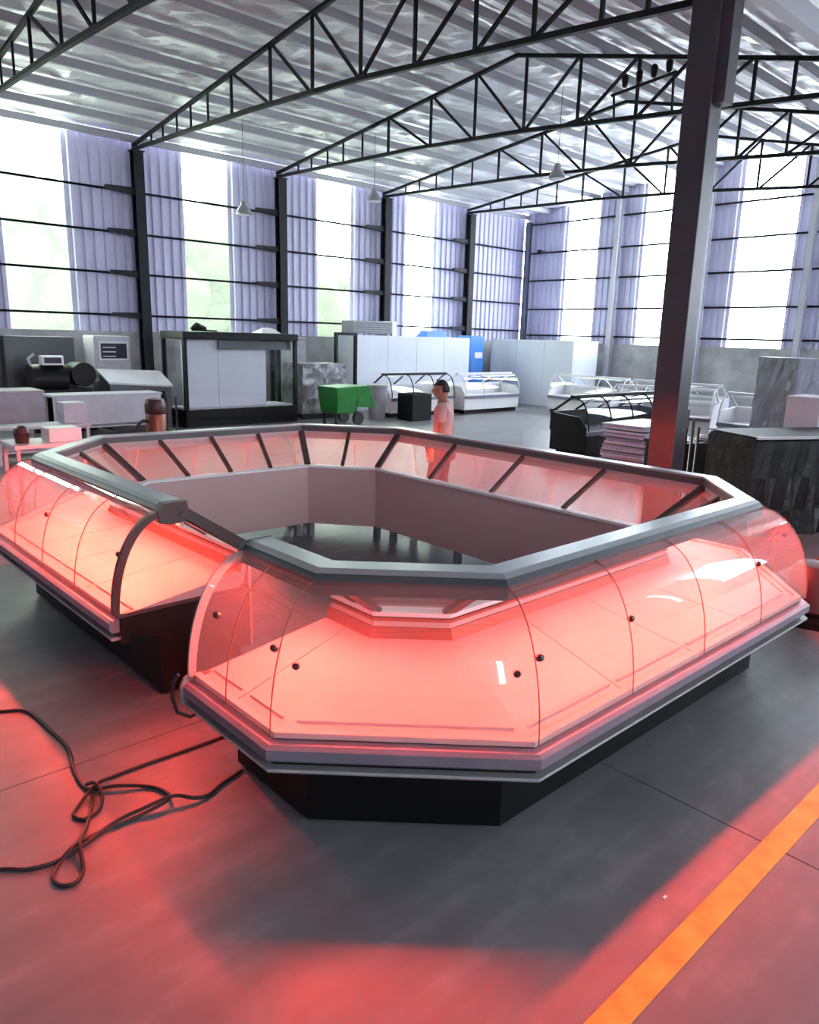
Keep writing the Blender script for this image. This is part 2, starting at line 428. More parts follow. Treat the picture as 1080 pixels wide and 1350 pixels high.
# gable posts
for y, lab in ((18.55, 'dark corner post where side wall and gable meet'), (14.75, 'slim grey gable post between the first two bright strips'),
               (11.6, 'slim grey gable post hidden mostly by the near column'), (8.55, 'slim grey gable post right of the widest bright strip')):
    t = thing('gable_post', lab, 'column', (X_GABLE - .22, y, 0), 0, 'gable posts')
    m_ = M['girt'] if y > 18 else M['lgrey']
    zt_ = min(roof_z(y), 6.45 if y > 18 else 9) - .02
    h_profile(MB(), 0, 0, .16, .2, .02, zt_, along='x').build('shaft', m_, t)
    MB().box(-.14, .14, -.14, .14, 0, .02).build('base_plate', m_, t)
# free-standing columns between the aisles
t = thing('steel_column', 'thick grey steel column standing behind the orange lit island', 'column', (8.14, Y_MID, 0), 0)
MB().box(-.13, .13, -.16, .16, .03, 5.98).build('shaft', M['post_steel'], t, bevel=.012)
MB().box(-.24, .24, -.27, .27, 0, .03).build('base_plate', M['post_steel'], t)
MB().box(-.10, .10, -.29, -.16, 4.65, 5.96).build('corbel', M['post_steel'], t)
MB().box(-.2, .2, -.2, .2, 5.98, 6.0).build('cap_plate', M['post_steel'], t)
t = thing('roof_girder', 'long galvanised valley girder running over the thick column', 'girder', (8.14, Y_MID, 6.0), 0)
MB().box(X_BACK - 8.14, X_GABLE - 8.14 - .1, -.08, .08, 0, .015).build('bottom_flange', M['purlin'], t)
MB().box(X_BACK - 8.14, X_GABLE - 8.14 - .1, -.08, .08, .015, .14).build('web', M['purlin'], t)

# trusses
VY = [17.8, 17.2, 16.5, 15.85, 15.1, 14.15, 12.75, 11.45, 10.15, 8.9, 7.7, 6.7, 5.7, 5.1]
tl = ['steel roof truss in the top left corner of the view', 'large steel roof truss resting on the first visible wall column',
      'steel roof truss resting on the second visible wall column', 'steel roof truss resting on the third visible wall column', 'farthest steel roof truss next to the gable wall']
for x, lab in zip(TX, tl):
    t = thing('roof_truss', lab, 'roof truss', (x, Y_LEFT, 6.44), 0, 'trusses carrying the roof')
    o = (x, Y_LEFT, 6.44); m_ = M['truss_steel']
    mb = MB()
    for a, b in ((Y_LEFT - .02, APEX_Y), (APEX_Y, Y_MID + .2)):
        mb.bar((x, a, roof_z(a)), (x, b, roof_z(b)), .075, .065)
    mb.build('top_chord', m_, t, off=o)
    mb = MB(); seq = [Y_LEFT - .02, 13.4, 10.15, 7.55, Y_MID + .2]
    for a, b in zip(seq, seq[1:]): mb.bar((x, a, chord_z(a) - .02), (x, b, chord_z(b) - .02), .08, .07)
    mb.build('bottom_chord', m_, t, off=o)
    for y in VY:
        w = .036 if y > 14.5 else .046
        MB().bar((x, y, chord_z(y)), (x, y, roof_z(y)), w).build('web_post', m_, t, off=o)
    MB().bar((x, Y_MID + .22, chord_z(Y_MID + .22)), (x, Y_MID + .22, roof_z(Y_MID + .22)), .06).build('end_post', m_, t, off=o)
    for i in range(5, 8):
        MB().bar((x, VY[i] - .05, roof_z(VY[i])), (x, VY[i + 1] + .05, chord_z(VY[i + 1])), .046).build('diagonal_brace', m_, t, off=o)
    for i in range(8, 12):
        MB().bar((x, VY[i] - .05, chord_z(VY[i])), (x, VY[i + 1] + .05, roof_z(VY[i + 1])), .046).build('diagonal_brace', m_, t, off=o)

# outdoors: ground and a few leafy trees beyond the long wall
gr = MB().box(-40, 60, -40, 60, -.4, -.2).build('ground', M['bounce_ground']); tag(gr, 'unseen ground outside the hall, pale to bounce daylight to the roof', kind='structure')
def tree(x, y, h, r, lab):
    t = thing('tree', lab, 'tree', (x, y, -.2), 0, 'trees outside the long wall')
    MB().tube([(0, 0, 0), (.1, 0, h * .4), (0, .1, h * .7)], [.16, .12, .06], 8).build('trunk', M['bark'], t)
    bm = bmesh.new(); rr = random.Random(int(x * 10))
    for k in range(22):
        c = Vector((rr.uniform(-r, r) * .8, rr.uniform(-.4, .4) * r, h * rr.uniform(.3, .95)))
        res = bmesh.ops.create_icosphere(bm, subdivisions=3, radius=r * rr.uniform(.35, .6), matrix=Matrix.Translation(c))
        for v in res['verts']: v.co += (v.co - c).normalized() * rr.uniform(-.08, .08) * r
    me = bpy.data.meshes.new('crown'); bm.to_mesh(me); bm.free(); me.materials.append(M['leaf'])
    for p in me.polygons: p.use_smooth = True
    o = bpy.data.objects.new('crown', me); C.objects.link(o); o.parent = t
for x, y, h, r, lab in ((7.6, 25.5, 6.6, 2.2, 'bushy green tree outside seen through the leftmost translucent strip'),
                        (13.6, 25, 6.8, 2.2, 'bushy green tree outside seen through the second translucent strip'),
                        (19.0, 25.5, 4.8, 2.0, 'low green tree outside seen through the third translucent strip')):
    tree(x, y, h, r, lab)

# ------------------------------------------------------------------ the island of display cases
RP = [(1.87, 3.12), (1.87, 2.56), (2.43, 2.02), (4.98, 2.02), (5.62, 2.58), (5.62, 6.22), (4.86, 7.10), (2.62, 7.22), (1.88, 6.42), (1.90, 4.11)]
RP = [Vector(p) for p in RP]
NSEG = len(RP) - 1
def seg_n(i):
    d = (RP[i + 1] - RP[i]).normalized(); return Vector((d.y, -d.x))
def off_pt(i, d):
    if i == 0: return RP[0] + seg_n(0) * d
    if i == NSEG: return RP[NSEG] + seg_n(NSEG - 1) * d
    n0, n1 = seg_n(i - 1), seg_n(i); m = (n0 + n1); m.normalize()
    return RP[i] + m * (d / m.dot(n0))
def sp(i, d, z, u):
    a, b = off_pt(i, d), off_pt(i + 1, d); p = a.lerp(b, u); return Vector((p.x, p.y, z))
def strip(i, prof, u0=0.0, u1=1.0, pull=.0):
    """closed section prof [(d,z)] swept along segment i"""
    L = (RP[i + 1] - RP[i]).length; e = pull / L
    return MB().sweep([[sp(i, d, z, u0 + e) for d, z in prof], [sp(i, d, z, u1 - e) for d, z in prof]])
def arc_prof(n=14):
    pts = []
    for k in range(n + 1):
        t = k / n * PI / 2
        pts.append((.05 + .34 * math.cos(t) ** .9, .585 + .575 * math.sin(t) ** 1.05))
    return pts
ARC = arc_prof()
unit_info = [
 ('short display case section with two narrow panes beside the entrance gap', 2, False),
 ('front corner display case with one wide curved pane facing the viewer', 1, False),
 ('long near display case with four curved panes and window reflections', 4, False),
 ('right hand corner display case beside the black tarpaulin', 2, False),
 ('far display case in front of the walking man', 4, True),
 ('far corner display case of the island in front of the green cart', 2, True),
 ('far display case in front of the black framed glass showcase', 4, True),
 ('left hand corner display case at the far left of the island', 2, True),
 ('left display case with a dark arched end frame at the entrance gap', 4, False),
]
for i in range(NSEG):
    lab, np_, legs = unit_info[i]
    mid = (RP[i] + RP[i + 1]) / 2; o = (mid.x, mid.y, 0)
    t = thing('display_case', lab, 'display case', o, 0, 'display cases joined into the island')
    L = (RP[i + 1] - RP[i]).length
    bd = lambda mb, name, m, parent=t, **k: mb.build(name, m, parent, off=o, **k)
    # tank and skirts
    bd(strip(i, [(.36, .475), (.12, .40), (.02, .17), (-.46, .17), (-.46, .565), (.36, .565)]), 'tank', M['black'])
    if not legs:
        bd(strip(i, [(.13, .02), (.13, .42), (.10, .42), (.10, .02)]), 'skirt_panel', M['black'])
        bd(strip(i, [(-.42, .02), (-.42, .17), (-.40, .17), (-.40, .02)]), 'skirt_panel', M['black'])
    if i in (0, 8):
        u = 0.0 if i == 0 else 1.0
        n2 = (RP[i + 1] - RP[i]).normalized() * (-.012 if i == 0 else .012); n3 = Vector((n2.x, n2.y, 0))
        ring = [sp(i, d, z, u) for d, z in [(.13, .02), (.13, .40), (.36, .48), (.36, .56), (-.50, .56), (-.50, .17), (-.42, .17), (-.42, .02)]]
        bd(MB().sweep([ring, [p + n3 for p in ring]]), 'end_panel', M['black_rough'])
    nl = max(2, round(L / 1.2) + 1)
    for k in range(nl):
        u = .06 + .88 * k / (nl - 1)
        for d in (-.38, .05):
            p = sp(i, d, 0, u)
            bd(MB().box(p.x - .03, p.x + .03, p.y - .03, p.y + .03, 0, .18), 'leg', M['dark_steel'] if not legs else M['grey'])
    # bumper, lip, sill, rail
    bd(strip(i, [(.355, .56), (.40, .555), (.42, .54), (.42, .495), (.405, .48), (.355, .48)]), 'bumper', M['bumper'])
    bd(strip(i, [(.355, .452), (.415, .452), (.418, .442), (.410, .432), (.355, .432)]), 'lower_trim', M['trim'])
    bd(strip(i, [(.30, .40), (.355, .40), (.385, .48), (.355, .482), (.30, .482)]), 'shadow_gap', M['black_rough'])
    bd(strip(i, [(-.545, .80), (-.545, .822), (-.455, .822), (-.455, .80)]), 'sill', M['sill'])
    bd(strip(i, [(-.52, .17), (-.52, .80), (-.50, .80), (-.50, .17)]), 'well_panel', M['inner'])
    bd(strip(i, [(-.075, 1.135), (-.075, 1.19), (.06, 1.19), (.085, 1.165), (.082, 1.098), (.070, 1.098), (.068, 1.135)]), 'top_rail', M['rail'])
    bd(strip(i, [(-.08, 1.19), (-.08, 1.206), (.03, 1.206), (.065, 1.19)]), 'rail_cap', M['rail_top'])
    bd(strip(i, [(-.065, 1.05), (-.065, 1.135), (.03, 1.135), (.03, 1.126), (-.052, 1.122), (-.052, 1.05)]), 'lamp_channel', M['deck'])
    bd(strip(i, [(-.024, 1.090), (-.024, 1.108), (-.012, 1.115), (.004, 1.115), (.012, 1.108), (.012, 1.090), (.004, 1.084), (-.012, 1.084)], pull=.04), 'light_tube', M['led_soft' if i == 1 else 'led_hi' if i in (0, 8) else 'led'])
    # inside
    bd(strip(i, [(-.46, .60), (-.50, .80), (-.47, .80), (-.43, .61)]), 'back_riser', M['deck'])
    bd(strip(i, [(-.425, .690), (-.447, .745), (-.455, .745), (-.435, .690)]), 'air_grille', M['copper'])
    bd(strip(i, [(-.452, .775), (-.452, .792), (-.470, .792), (-.470, .775)]), 'riser_lip', M['copper'])
    bd(strip(i, [(.33, .566), (.33, .592), (.365, .592), (.365, .566)]), 'front_ledge', M['deck'])
    for k in range(np_):
        u0, u1 = k / np_, (k + 1) / np_
        bd(strip(i, [(.33, .566), (.33, .580), (-.44, .69), (-.44, .566)], u0 + (.003 / L if k else 0), u1 - (.003 / L if k < np_ - 1 else 0)), 'deck_tray', M['deck'])
        bd(strip(i, [(.262, .586), (.262, .599), (.272, .599), (.272, .586)], u0 + .03 / L, u1 - .03 / L), 'tray_edge', M['deck'])
    # curved outer panes and flat inner panes
    th = .006
    for k in range(np_):
        u0, u1 = k / np_, (k + 1) / np_; e = .003 / L
        outer = ARC; inner = [(d - th * .7, z - th * .7) for d, z in ARC]
        prof = outer + inner[::-1]
        pane = bd(MB().sweep([[sp(i, d, z, u0 + e) for d, z in prof], [sp(i, d, z, u1 - e) for d, z in prof]]), 'glass_pane', M['glass'], smooth=math.radians(40))
        # clamp knobs
        kk = []
        if i == 1: kk = [.075, .925]
        elif i == 2: kk = {0: [.05], 1: [.04], 3: [.06]}.get(k, [])
        elif i == 0: kk = {0: [.5], 1: [.88]}.get(k, [])
        elif i == 8: kk = {3: [.92], 1: [.9]}.get(k, [])
        elif i == 3: kk = [.5] if k == 0 else []
        for f in kk:
            d, z = ARC[6 if i != 1 else 5]
            p = sp(i, d, z, u0 + (u1 - u0) * f); n = seg_n(i); nn = Vector((n.x * .85, n.y * .85, .5)).normalized()
            MB().tube([p - nn * .014, p + nn * .004, p + nn * .012], [.016, .016, .011], 12).build('clamp_knob', M['knob'], pane, off=o)
        ui0, ui1 = u0 + .02 / L, u1 - .02 / L
        bd(strip(i, [(-.035, 1.135), (-.485, .825), (-.480, .820), (-.030, 1.130)], ui0, ui1), 'back_pane', M['glass'])
    for k in range(np_ + 1):
        u = k / np_
        if k > 0 or i == 0:
            if not (k == np_ and i == 8) and not (k == 0 and i == 0):
                pts = [sp(i, d + .001, z + .001, u) for d, z in ARC]
                bd(MB().tube(pts, .0032, 6), 'glass_joint', M['seam'])
        if k < np_ or i == 8:
            w = .065 if k == 0 else .036
            a = sp(i, -.04, 1.14, u); b = sp(i, -.49, .822, u)
            if i in (0,) and k == 0: continue
            bd(MB().bar(a, b, w, .03), 'back_rib', M['rib'])
    # ends of the ring at the entrance gap
    if i in (0, 8):
        u = 0.0 if i == 0 else 1.0
        dirv = (RP[i + 1] - RP[i]).normalized() * (1 if i == 0 else -1); dv = Vector((dirv.x, dirv.y, 0))
        wf = .012 if i == 0 else .034
        m_ = M['rail_top'] if i == 0 else M['rib']
        rings = []
        for (d, z), (d2, z2) in zip(ARC, [(d - .035, z - .02) for d, z in ARC]):
            pa = sp(i, d + .004, z + .004, u); pb = sp(i, d2, z2, u)
            rings.append([pa, pb, pb + dv * wf, pa + dv * wf])
        bd(MB().sweep(rings), 'end_arch', m_)
        bd(MB().bar(sp(i, -.03, 1.16, u) + dv * .03, sp(i, -.50, .84, u) + dv * .03, .06, .075), 'end_slope_bar', M['rib'])
        bd(MB().bar(sp(i, .37, .575, u) + dv * .012, sp(i, -.50, .575, u) + dv * .012, .03, .024), 'end_sill_bar', M['rib'])
        end = [sp(i, d, z, u) + dv * .006 for d, z in [(.36, .59)] + [(d - .03, z - .015) for d, z in ARC[1:]] + [(-.03, 1.13), (-.47, .84), (-.47, .59)]]
        bd(MB().sweep([end, [p + dv * .005 for p in end]]), 'end_glass', M['glass'])
        c = sp(i, .0, 1.135, u)
        bd(MB().sweep([[sp(i, d, z, u) - dv * .012 for d, z in [(-.10, 1.12), (-.085, 1.21), (.06, 1.21), (.10, 1.165), (.085, 1.09), (.0, 1.075), (-.07, 1.085)]],
                       [sp(i, d, z, u) + dv * (.05 if i == 8 else .006) for d, z in [(-.10, 1.12), (-.085, 1.21), (.06, 1.21), (.10, 1.165), (.085, 1.09), (.0, 1.075), (-.07, 1.085)]]]), 'rail_end_cap', M['rib'] if i == 8 else M['rail'])
        if i == 0:
            capp = [(.34, .42), (.40, .42), (.428, .45), (.43, .54), (.41, .58), (.36, .60), (.34, .58)]
            bd(MB().sweep([[sp(i, d, z, u) - dv * .016 for d, z in capp], [sp(i, d, z, u) for d, z in capp]]), 'bumper_end_cap', M['rail_top'])
            loop = [sp(i, .43, .60, u) - dv * .02, sp(i, .455, .56, u) - dv * .03, sp(i, .46, .48, u) - dv * .035, sp(i, .44, .40, u) - dv * .03, sp(i, .38, .36, u) - dv * .02, sp(i, .30, .38, u) - dv * .012]
            bd(MB().tube(loop, .009, 8), 'hanging_cable', M['rubber'])

# ------------------------------------------------------------------ cables on the floor
def smooth_path(pts, n=10):
    P = [Vector((x, y, z)) for x, y, z in pts]; out = []
    for i in range(len(P) - 1):
        p0 = P[max(i - 1, 0)]; p1 = P[i]; p2 = P[i + 1]; p3 = P[min(i + 2, len(P) - 1)]
        for k in range(n):
            t = k / n
            out.append(.5 * ((2 * p1) + (p2 - p0) * t + (2 * p0 - 5 * p1 + 4 * p2 - p3) * t * t + (3 * p1 - p0 - 3 * p2 + p3) * t ** 3))
    out.append(P[-1]); return out
r_ = .009
def cable(pts, lab):
    o = MB().tube(smooth_path([(x, y, r_ + (p[0] if p else 0)) for x, y, *p in pts]), r_, 8).build('power_cable', M['rubber'], smooth=True)
    tag(o, lab, 'cable', 'power cables on the floor')
cable([(.62, 4.85), (.80, 4.62), (.96, 4.5), (1.08, 4.4), (1.11, 4.09), (1.12, 3.83), (1.07, 3.59), (1.07, 3.40), (1.18, 3.32, .012), (1.31, 3.22), (1.34, 3.08, .012), (1.27, 3.03, .02), (1.15, 3.04), (.98, 3.04), (.86, 2.99, .02), (.79, 2.95), (.74, 2.88), (.75, 2.81), (.80, 2.79), (.85, 2.85), (.885, 2.98, .03), (.96, 3.12), (1.04, 3.27), (1.07, 3.34, .02)],
      'dark cable running in from the left edge and looping by the corner')
cable([(.42, 3.14), (.59, 3.07), (.69, 2.99), (.83, 2.975, .0), (1.06, 3.06, .004), (1.20, 3.06, .016), (1.34, 3.04, .03), (1.42, 2.99, .01), (1.49, 2.98), (1.58, 3.02), (1.72, 3.06)],
      'lower dark cable leading under the front case skirt')
cable([(1.95, 3.46), (1.84, 3.42), (1.61, 3.42), (1.40, 3.43), (1.21, 3.43), (1.10, 3.38, .022), (.99, 3.30), (.945, 3.24), (.97, 3.18), (1.05, 3.21), (1.09, 3.28, .02), (1.09, 3.36, .045), (1.06, 3.40, .03)],
      'upper dark cable with a small coil leading into the entrance gap')

# ------------------------------------------------------------------ background goods
def small_case(loc, rz, L, lab, body, frame, depth=.9, H=1.2, ribs=3, lit=False):
    """straight curved-glass display case; local x along its length, front towards -y"""
    t = thing('display_case', lab, 'display case', loc, rz, 'display cases stored in the background')
    hx = L / 2
    MB().box(-hx + .05, hx - .05, -.30, depth - .55, .0, .12).build('plinth', M['black_rough'], t)
    MB().box(-hx, hx, -.36, depth - .42, .12, .50).build('body', body, t, bevel=.01)
    MB().box(-hx, hx, -.42, -.36, .46, .54).build('bumper', M['bumper'], t)
    MB().box(-hx + .03, hx - .03, -.34, depth - .46, .50, .54).build('deck', M['white'] if body != M['black'] else M['black_rough'], t)
    MB().box(-hx, hx, depth - .46, depth - .40, .50, .86).build('back_panel', body, t)
    MB().box(-hx, hx, -.04, .06, H - .06, H).build('top_rail', frame, t)
    MB().box(-hx, hx, .10, .40, .78, .80).build('shelf', M['glass2'], t)
    prof = [(-(d + .0), .55 + (z - .585) * (H - .6) / .575) for d, z in ARC]
    pr = prof + [(y + .005, z - .005) for y, z in prof[::-1]]
    n = ribs
    for k in range(n):
        x0 = -hx + L * k / n + .004; x1 = -hx + L * (k + 1) / n - .004
        MB().sweep([[(x0, y, z) for y, z in pr], [(x1, y, z) for y, z in pr]]).build('glass_pane', M['glass2'], t, smooth=math.radians(40))
    for k in range(n + 1):
        x = -hx + L * k / n; x = min(max(x, -hx + .02), hx - .02)
        MB().tube([(x, y, z) for y, z in prof], .016, 6).build('front_rib', frame, t)
        MB().bar((x, .02, H - .04), (x, depth - .43, .86), .04, .035).build('back_rib', frame, t)
    for s in (-1, 1):
        MB().sweep([[(s * hx - .012, y, z) for y, z in [(-.36, .5), (-.36, .60), (-.2, .80), (.30, .84), (.48, .86), (.48, .5)]],
                    [(s * hx + .012, y, z) for y, z in [(-.36, .5), (-.36, .60), (-.2, .80), (.30, .84), (.48, .86), (.48, .5)]]]).build('end_panel', body, t)
    return t
small_case((14.9, 15.9, 0), 0, 2.5, 'white display case with slanting struts behind the green cart', M['white'], M['dark_steel'])
small_case((17.55, 15.6, 0), 0, 2.5, 'white display case with slanting struts behind the walking man', M['white'], M['white'])
small_case((19.6, 13.1, 0), -PI / 2, 2.6, 'white display case below the right cold room panels', M['white'], M['white'])
small_case((19.3, 10.2, 0), -PI / 2, 2.6, 'white display case left of the thick grey column', M['white'], M['lgrey'])
small_case((16.9, 9.2, 0), -PI / 2 + .25, 2.4, 'white display case behind the black case', M['white'], M['white'])
small_case((13.6, 8.4, 0), 0, 3.2, 'black display case with arched frame left of the thick grey column', M['black'], M['black'], ribs=4)
small_case((16.6, 6.4, 0), -PI / 2, 2.2, 'white display case right of the thick grey column', M['white'], M['lgrey'])

# stack of pale sheets in front of the black case
t = thing('sheet_stack', 'stack of pale blue sheets left of the thick grey column', 'sheet stack', (12.35, 7.05, 0), 0)
MB().box(-.72, .72, -.45, .45, 0, .10).build('pallet', M['dark_steel'], t)
rs = random.Random(5); z = .10
for k in range(20):
    h = rs.choice((.025, .04, .055)); dx = rs.uniform(-.05, .05); dy = rs.uniform(-.04, .04)
    MB().box(-.68 + dx, .68 + dx, -.42 + dy, .42 + dy, z + .006, z + h).build('sheet', M['sheets'] if k % 4 else M['girt'], t); z += h

# black-framed glass showcase
def showcase(loc):
    t = thing('glass_showcase', 'large black framed glass showcase standing by the side wall', 'showcase', loc, 0)
    W, Dp, H = 3.1, 1.15, 2.2
    MB().box(0, W, 0, Dp, 0, .16).build('plinth', M['black'], t)
    MB().box(0, W, -.02, Dp, .16, .40).build('base', M['black_rough'], t, bevel=.02)
    MB().box(-.02, W + .02, -.03, Dp, 2.02, 2.2).build('top', M['black'], t, bevel=.02)
    for x in (.0, W - .085):
        for y in (0, Dp - .085): MB().box(x, x + .085, y, y + .085, .40, 2.02).build('corner_post', M['black'], t)
    MB().box(.085, W - .085, .02, .03, .40, 2.02).build('front_glass', M['glass2'], t)
    for x in (.02, W - .03): MB().box(x, x + .01, .085, Dp - .085, .40, 2.02).build('side_glass', M['glass2'], t)
    for a, b in ((.10, 1.02), (1.03, 2.35)): MB().box(a, b, .30, .35, .43, 2.02).build('back_board', M['white_panel'], t)
    MB().box(1.0, W - .1, .16, .28, 1.80, 2.02).build('lamp_box', M['rail'], t)
    MB().box(.08, W - .08, .10, Dp - .14, .40, .43).build('floor_tray', M['lgrey'], t)
    return t
showcase((7.95, 16.25, 0))
tag(MB().tube([(8.35, 16.6, 2.26), (8.5, 16.65, 2.32), (8.75, 16.7, 2.27)], [.04, .09, .05], 8).tube([(8.4, 16.7, 2.23), (9.0, 16.6, 2.22)], .022, 6).build('tool_bundle', M['black_rough']), 'dark tool lying on the black showcase at its left end', 'tool')
tag(MB().add([(10.1, 16.4, 2.2), (10.7, 16.45, 2.2), (10.65, 16.9, 2.2), (10.05, 16.8, 2.2), (10.2, 16.5, 2.33), (10.55, 16.5, 2.30), (10.5, 16.75, 2.34), (10.25, 16.7, 2.27)],
    [(0, 3, 2, 1), (4, 5, 6, 7), (0, 1, 5, 4), (1, 2, 6, 5), (2, 3, 7, 6), (3, 0, 4, 7)]).build('plastic_bag', M['white']), 'crumpled white bag lying on the black showcase', 'bag')

# wrapped pallet and grey crate right of the showcase
def wrapped(loc, sx, sy, sz, lab, m_, seed=1, rz=0, name='wrapped_pallet', bottom=.14):
    t = thing(name, lab, 'wrapped goods', loc, rz)
    for y in (-sy / 2 + .05, 0, sy / 2 - .05): MB().box(-sx / 2, sx / 2, y - .05, y + .05, 0, bottom).build('pallet_runner', M['dark_steel'], t)
    n = 14; mm = 10; r = random.Random(seed); vs = []; fs = []
    for j in range(mm + 1):
        for k in range(4 * n):
            s, q = divmod(k, n); u = q / n
            c = [(-1 + 2 * u, -1), (1, -1 + 2 * u), (1 - 2 * u, 1), (-1, 1 - 2 * u)][s]
            d = 1 + r.uniform(-.035, .02) - .05 * (j / mm)
            vs.append((c[0] * sx / 2 * d, c[1] * sy / 2 * d, bottom + (sz - bottom) * j / mm + (r.uniform(-.02, .02) if 0 < j < mm else 0)))
    w = 4 * n
    for j in range(mm):
        for k in range(w): fs.append((j * w + k, j * w + (k + 1) % w, (j + 1) * w + (k + 1) % w, (j + 1) * w + k))
    fs.append(tuple(mm * w + k for k in range(w))); fs.append(tuple(range(w - 1, -1, -1)))
    MB().add(vs, fs).build('wrapped_load', m_, t)
    return t
wrapped((12.05, 16.9, 0), 1.5, 1.0, 1.45, 'film wrapped pallet load right of the black showcase', M['wrap'], 2)
wrapped((14.2, 5.2, 0), 1.0, 1.0, 2.02, 'tall grey wrapped cabinet beyond the black tarpaulin', M['greywrap'], 4, rz=-.45)
tag(MB().box(11.75, 12.25, 17.6, 18.1, 0, 2.05).box(11.73, 12.27, 17.58, 18.12, 2.05, 2.1).build('grey_cabinet', M['grey'], bevel=.015), 'tall narrow grey cabinet behind the film wrapped pallet', 'cabinet')

# green tipping cart
t = thing('tipping_cart', 'green plastic tipping cart beside the film wrapped pallet', 'cart', (11.75, 15.1, 0), 0)
MB().sweep([[(-.55, -.35, .30), (-.55, .35, .30), (-.62, .42, .95), (-.62, -.42, .95)], [(.05, -.35, .30), (.05, .35, .30), (.12, .42, .98), (.12, -.42, .98)]]).build('tub', M['green'], t, bevel=.03)
MB().sweep([[(.05, -.40, .45), (.05, .40, .45), (.05, .40, .97), (.05, -.40, .97)], [(.62, -.45, .42), (.62, .45, .42), (.40, .45, .98), (.40, -.45, .98)]]).build('chute', M['green'], t, bevel=.03)
for s in (-1, 1): MB().cyl((.15, s * .3, .16), .16, -.04, .04, 16, 'y').build('wheel', M['rubber'], t)
MB().bar((-.5, -.25, .33), (-.5, -.25, 0), .05).bar((-.5, .25, .33), (-.5, .25, 0), .05).bar((.15, -.3, .3), (.15, -.3, .16), .05).bar((.15, .3, .3), (.15, .3, .16), .05).build('undercarriage', M['dark_steel'], t)
# grey bin and black box next to it
tag(MB().lathe((13.2, 15.6, 0), [(.22, 0), (.27, .85), (.29, .86), (.29, .92), (.02, .97)], 16).build('grey_bin', M['grey']), 'slim grey bin with lid right of the green cart', 'bin')
t = thing('black_crate', 'black open crate on the floor right of the grey bin', 'crate', (13.95, 14.9, 0), 0)
MB().box(-.35, .35, -.3, .3, 0, .04).build('bottom', M['black'], t)
for a in ((-.35, .35, -.3, -.26), (-.35, .35, .26, .3), (-.35, -.31, -.26, .26), (.31, .35, -.26, .26)): MB().box(*a, .04, .72).build('side', M['black'], t)

# cold room panels along the walls
def coldroom(loc, axis, L, n, lab, H=2.22, gx=0):
    t = thing('cold_room', lab, 'cold room', loc, 0)
    p = L / n
    for k in range(n):
        if axis == 'x': MB().box(k * p + .004, (k + 1) * p - .004, 0, .10, 0, H).build('panel', M['white_panel'], t, bevel=.01)
        else: MB().box(0, .10, k * p + .004, (k + 1) * p - .004, 0, H).build('panel', M['white_panel'], t, bevel=.01)
    if axis == 'x':
        MB().box(0, L, .10, .95, H - .1, H).build('roof_panel', M['white_panel'], t); MB().box(0, .1, .1, .95, 0, H - .1).build('end_panel', M['white_panel'], t); MB().box(L - .1, L, .1, .95, 0, H - .1).build('end_panel', M['white_panel'], t)
    else:
        MB().box(.10, 1.4, 0, L, H - .1, H).build('roof_panel', M['white_panel'], t); MB().box(.1, 1.4, 0, .1, 0, H - .1).build('end_panel', M['white_panel'], t); MB().box(.1, 1.4, L - .1, L, 0, H - .1).build('end_panel', M['white_panel'], t)
    return t
coldroom((13.95, 17.45, 0), 'x', 4.85, 4, 'long white cold room box along the side wall')
coldroom((20.9, 14.75, 0), 'y', 3.6, 3, 'white cold room box standing in the far corner')
t = thing('door_frame', 'tall black door frame standing left of the long white cold room', 'door frame', (13.35, 17.2, 0), 0)
for x in (-.38, .32): MB().box(x, x + .07, -.05, .05, 0, 2.2).build('jamb', M['black'], t)
MB().box(-.38, .39, -.05, .05, 2.2, 2.28).build('head', M['black'], t)
MB().box(-.31, .32, -.05, .05, 0, .03).build('threshold', M['black'], t)
t = thing('condensing_unit', 'grey ventilation unit on top of the long white cold room', 'ventilation unit', (14.75, 17.95, 2.22), 0)
MB().box(-.75, .75, -.3, .3, .06, .42).build('housing', M['grey'], t, bevel=.015)
for x in (-.6, .6): MB().box(x - .05, x + .05, -.3, .3, 0, .06).build('foot', M['lgrey'], t)
for k in range(5): MB().box(-.7, .7, -.315, -.30, .1 + k * .06, .13 + k * .06).build('louvre', M['rail'], t)
MB().box(.77, .95, -.28, .28, .0, .44).build('side_cover', M['white'], t)
tag(MB().add([(16.9, 17.6, 2.22), (17.95, 17.6, 2.22), (17.95, 18.1, 2.22), (16.9, 18.1, 2.22), (17.0, 17.65, 2.40), (17.7, 17.65, 2.45), (17.75, 18.0, 2.40), (17.05, 18.0, 2.44)],
    [(0, 3, 2, 1), (4, 5, 6, 7), (0, 1, 5, 4), (1, 2, 6, 5), (2, 3, 7, 6), (3, 0, 4, 7)]).build('blue_bundle', M['blue']), 'blue bundle lying on the long white cold room', 'bundle')
t = thing('blue_cabinet', 'blue cabinet in the gap between the two white cold rooms', 'cabinet', (19.45, 18.0, 0), 0)
MB().box(-.35, .35, -.3, .3, .05, 2.3).build('body', M['blue'], t, bevel=.015)
MB().box(-.30, .30, -.32, -.30, .15, 1.5).build('door', M['blue'], t)
MB().box(-.30, .30, -.3, .3, 0, .05).build('plinth', M['black'], t)
MB().box(-.12, .25, -.325, -.30, 1.55, 1.75).build('sign_plate', M['white'], t)

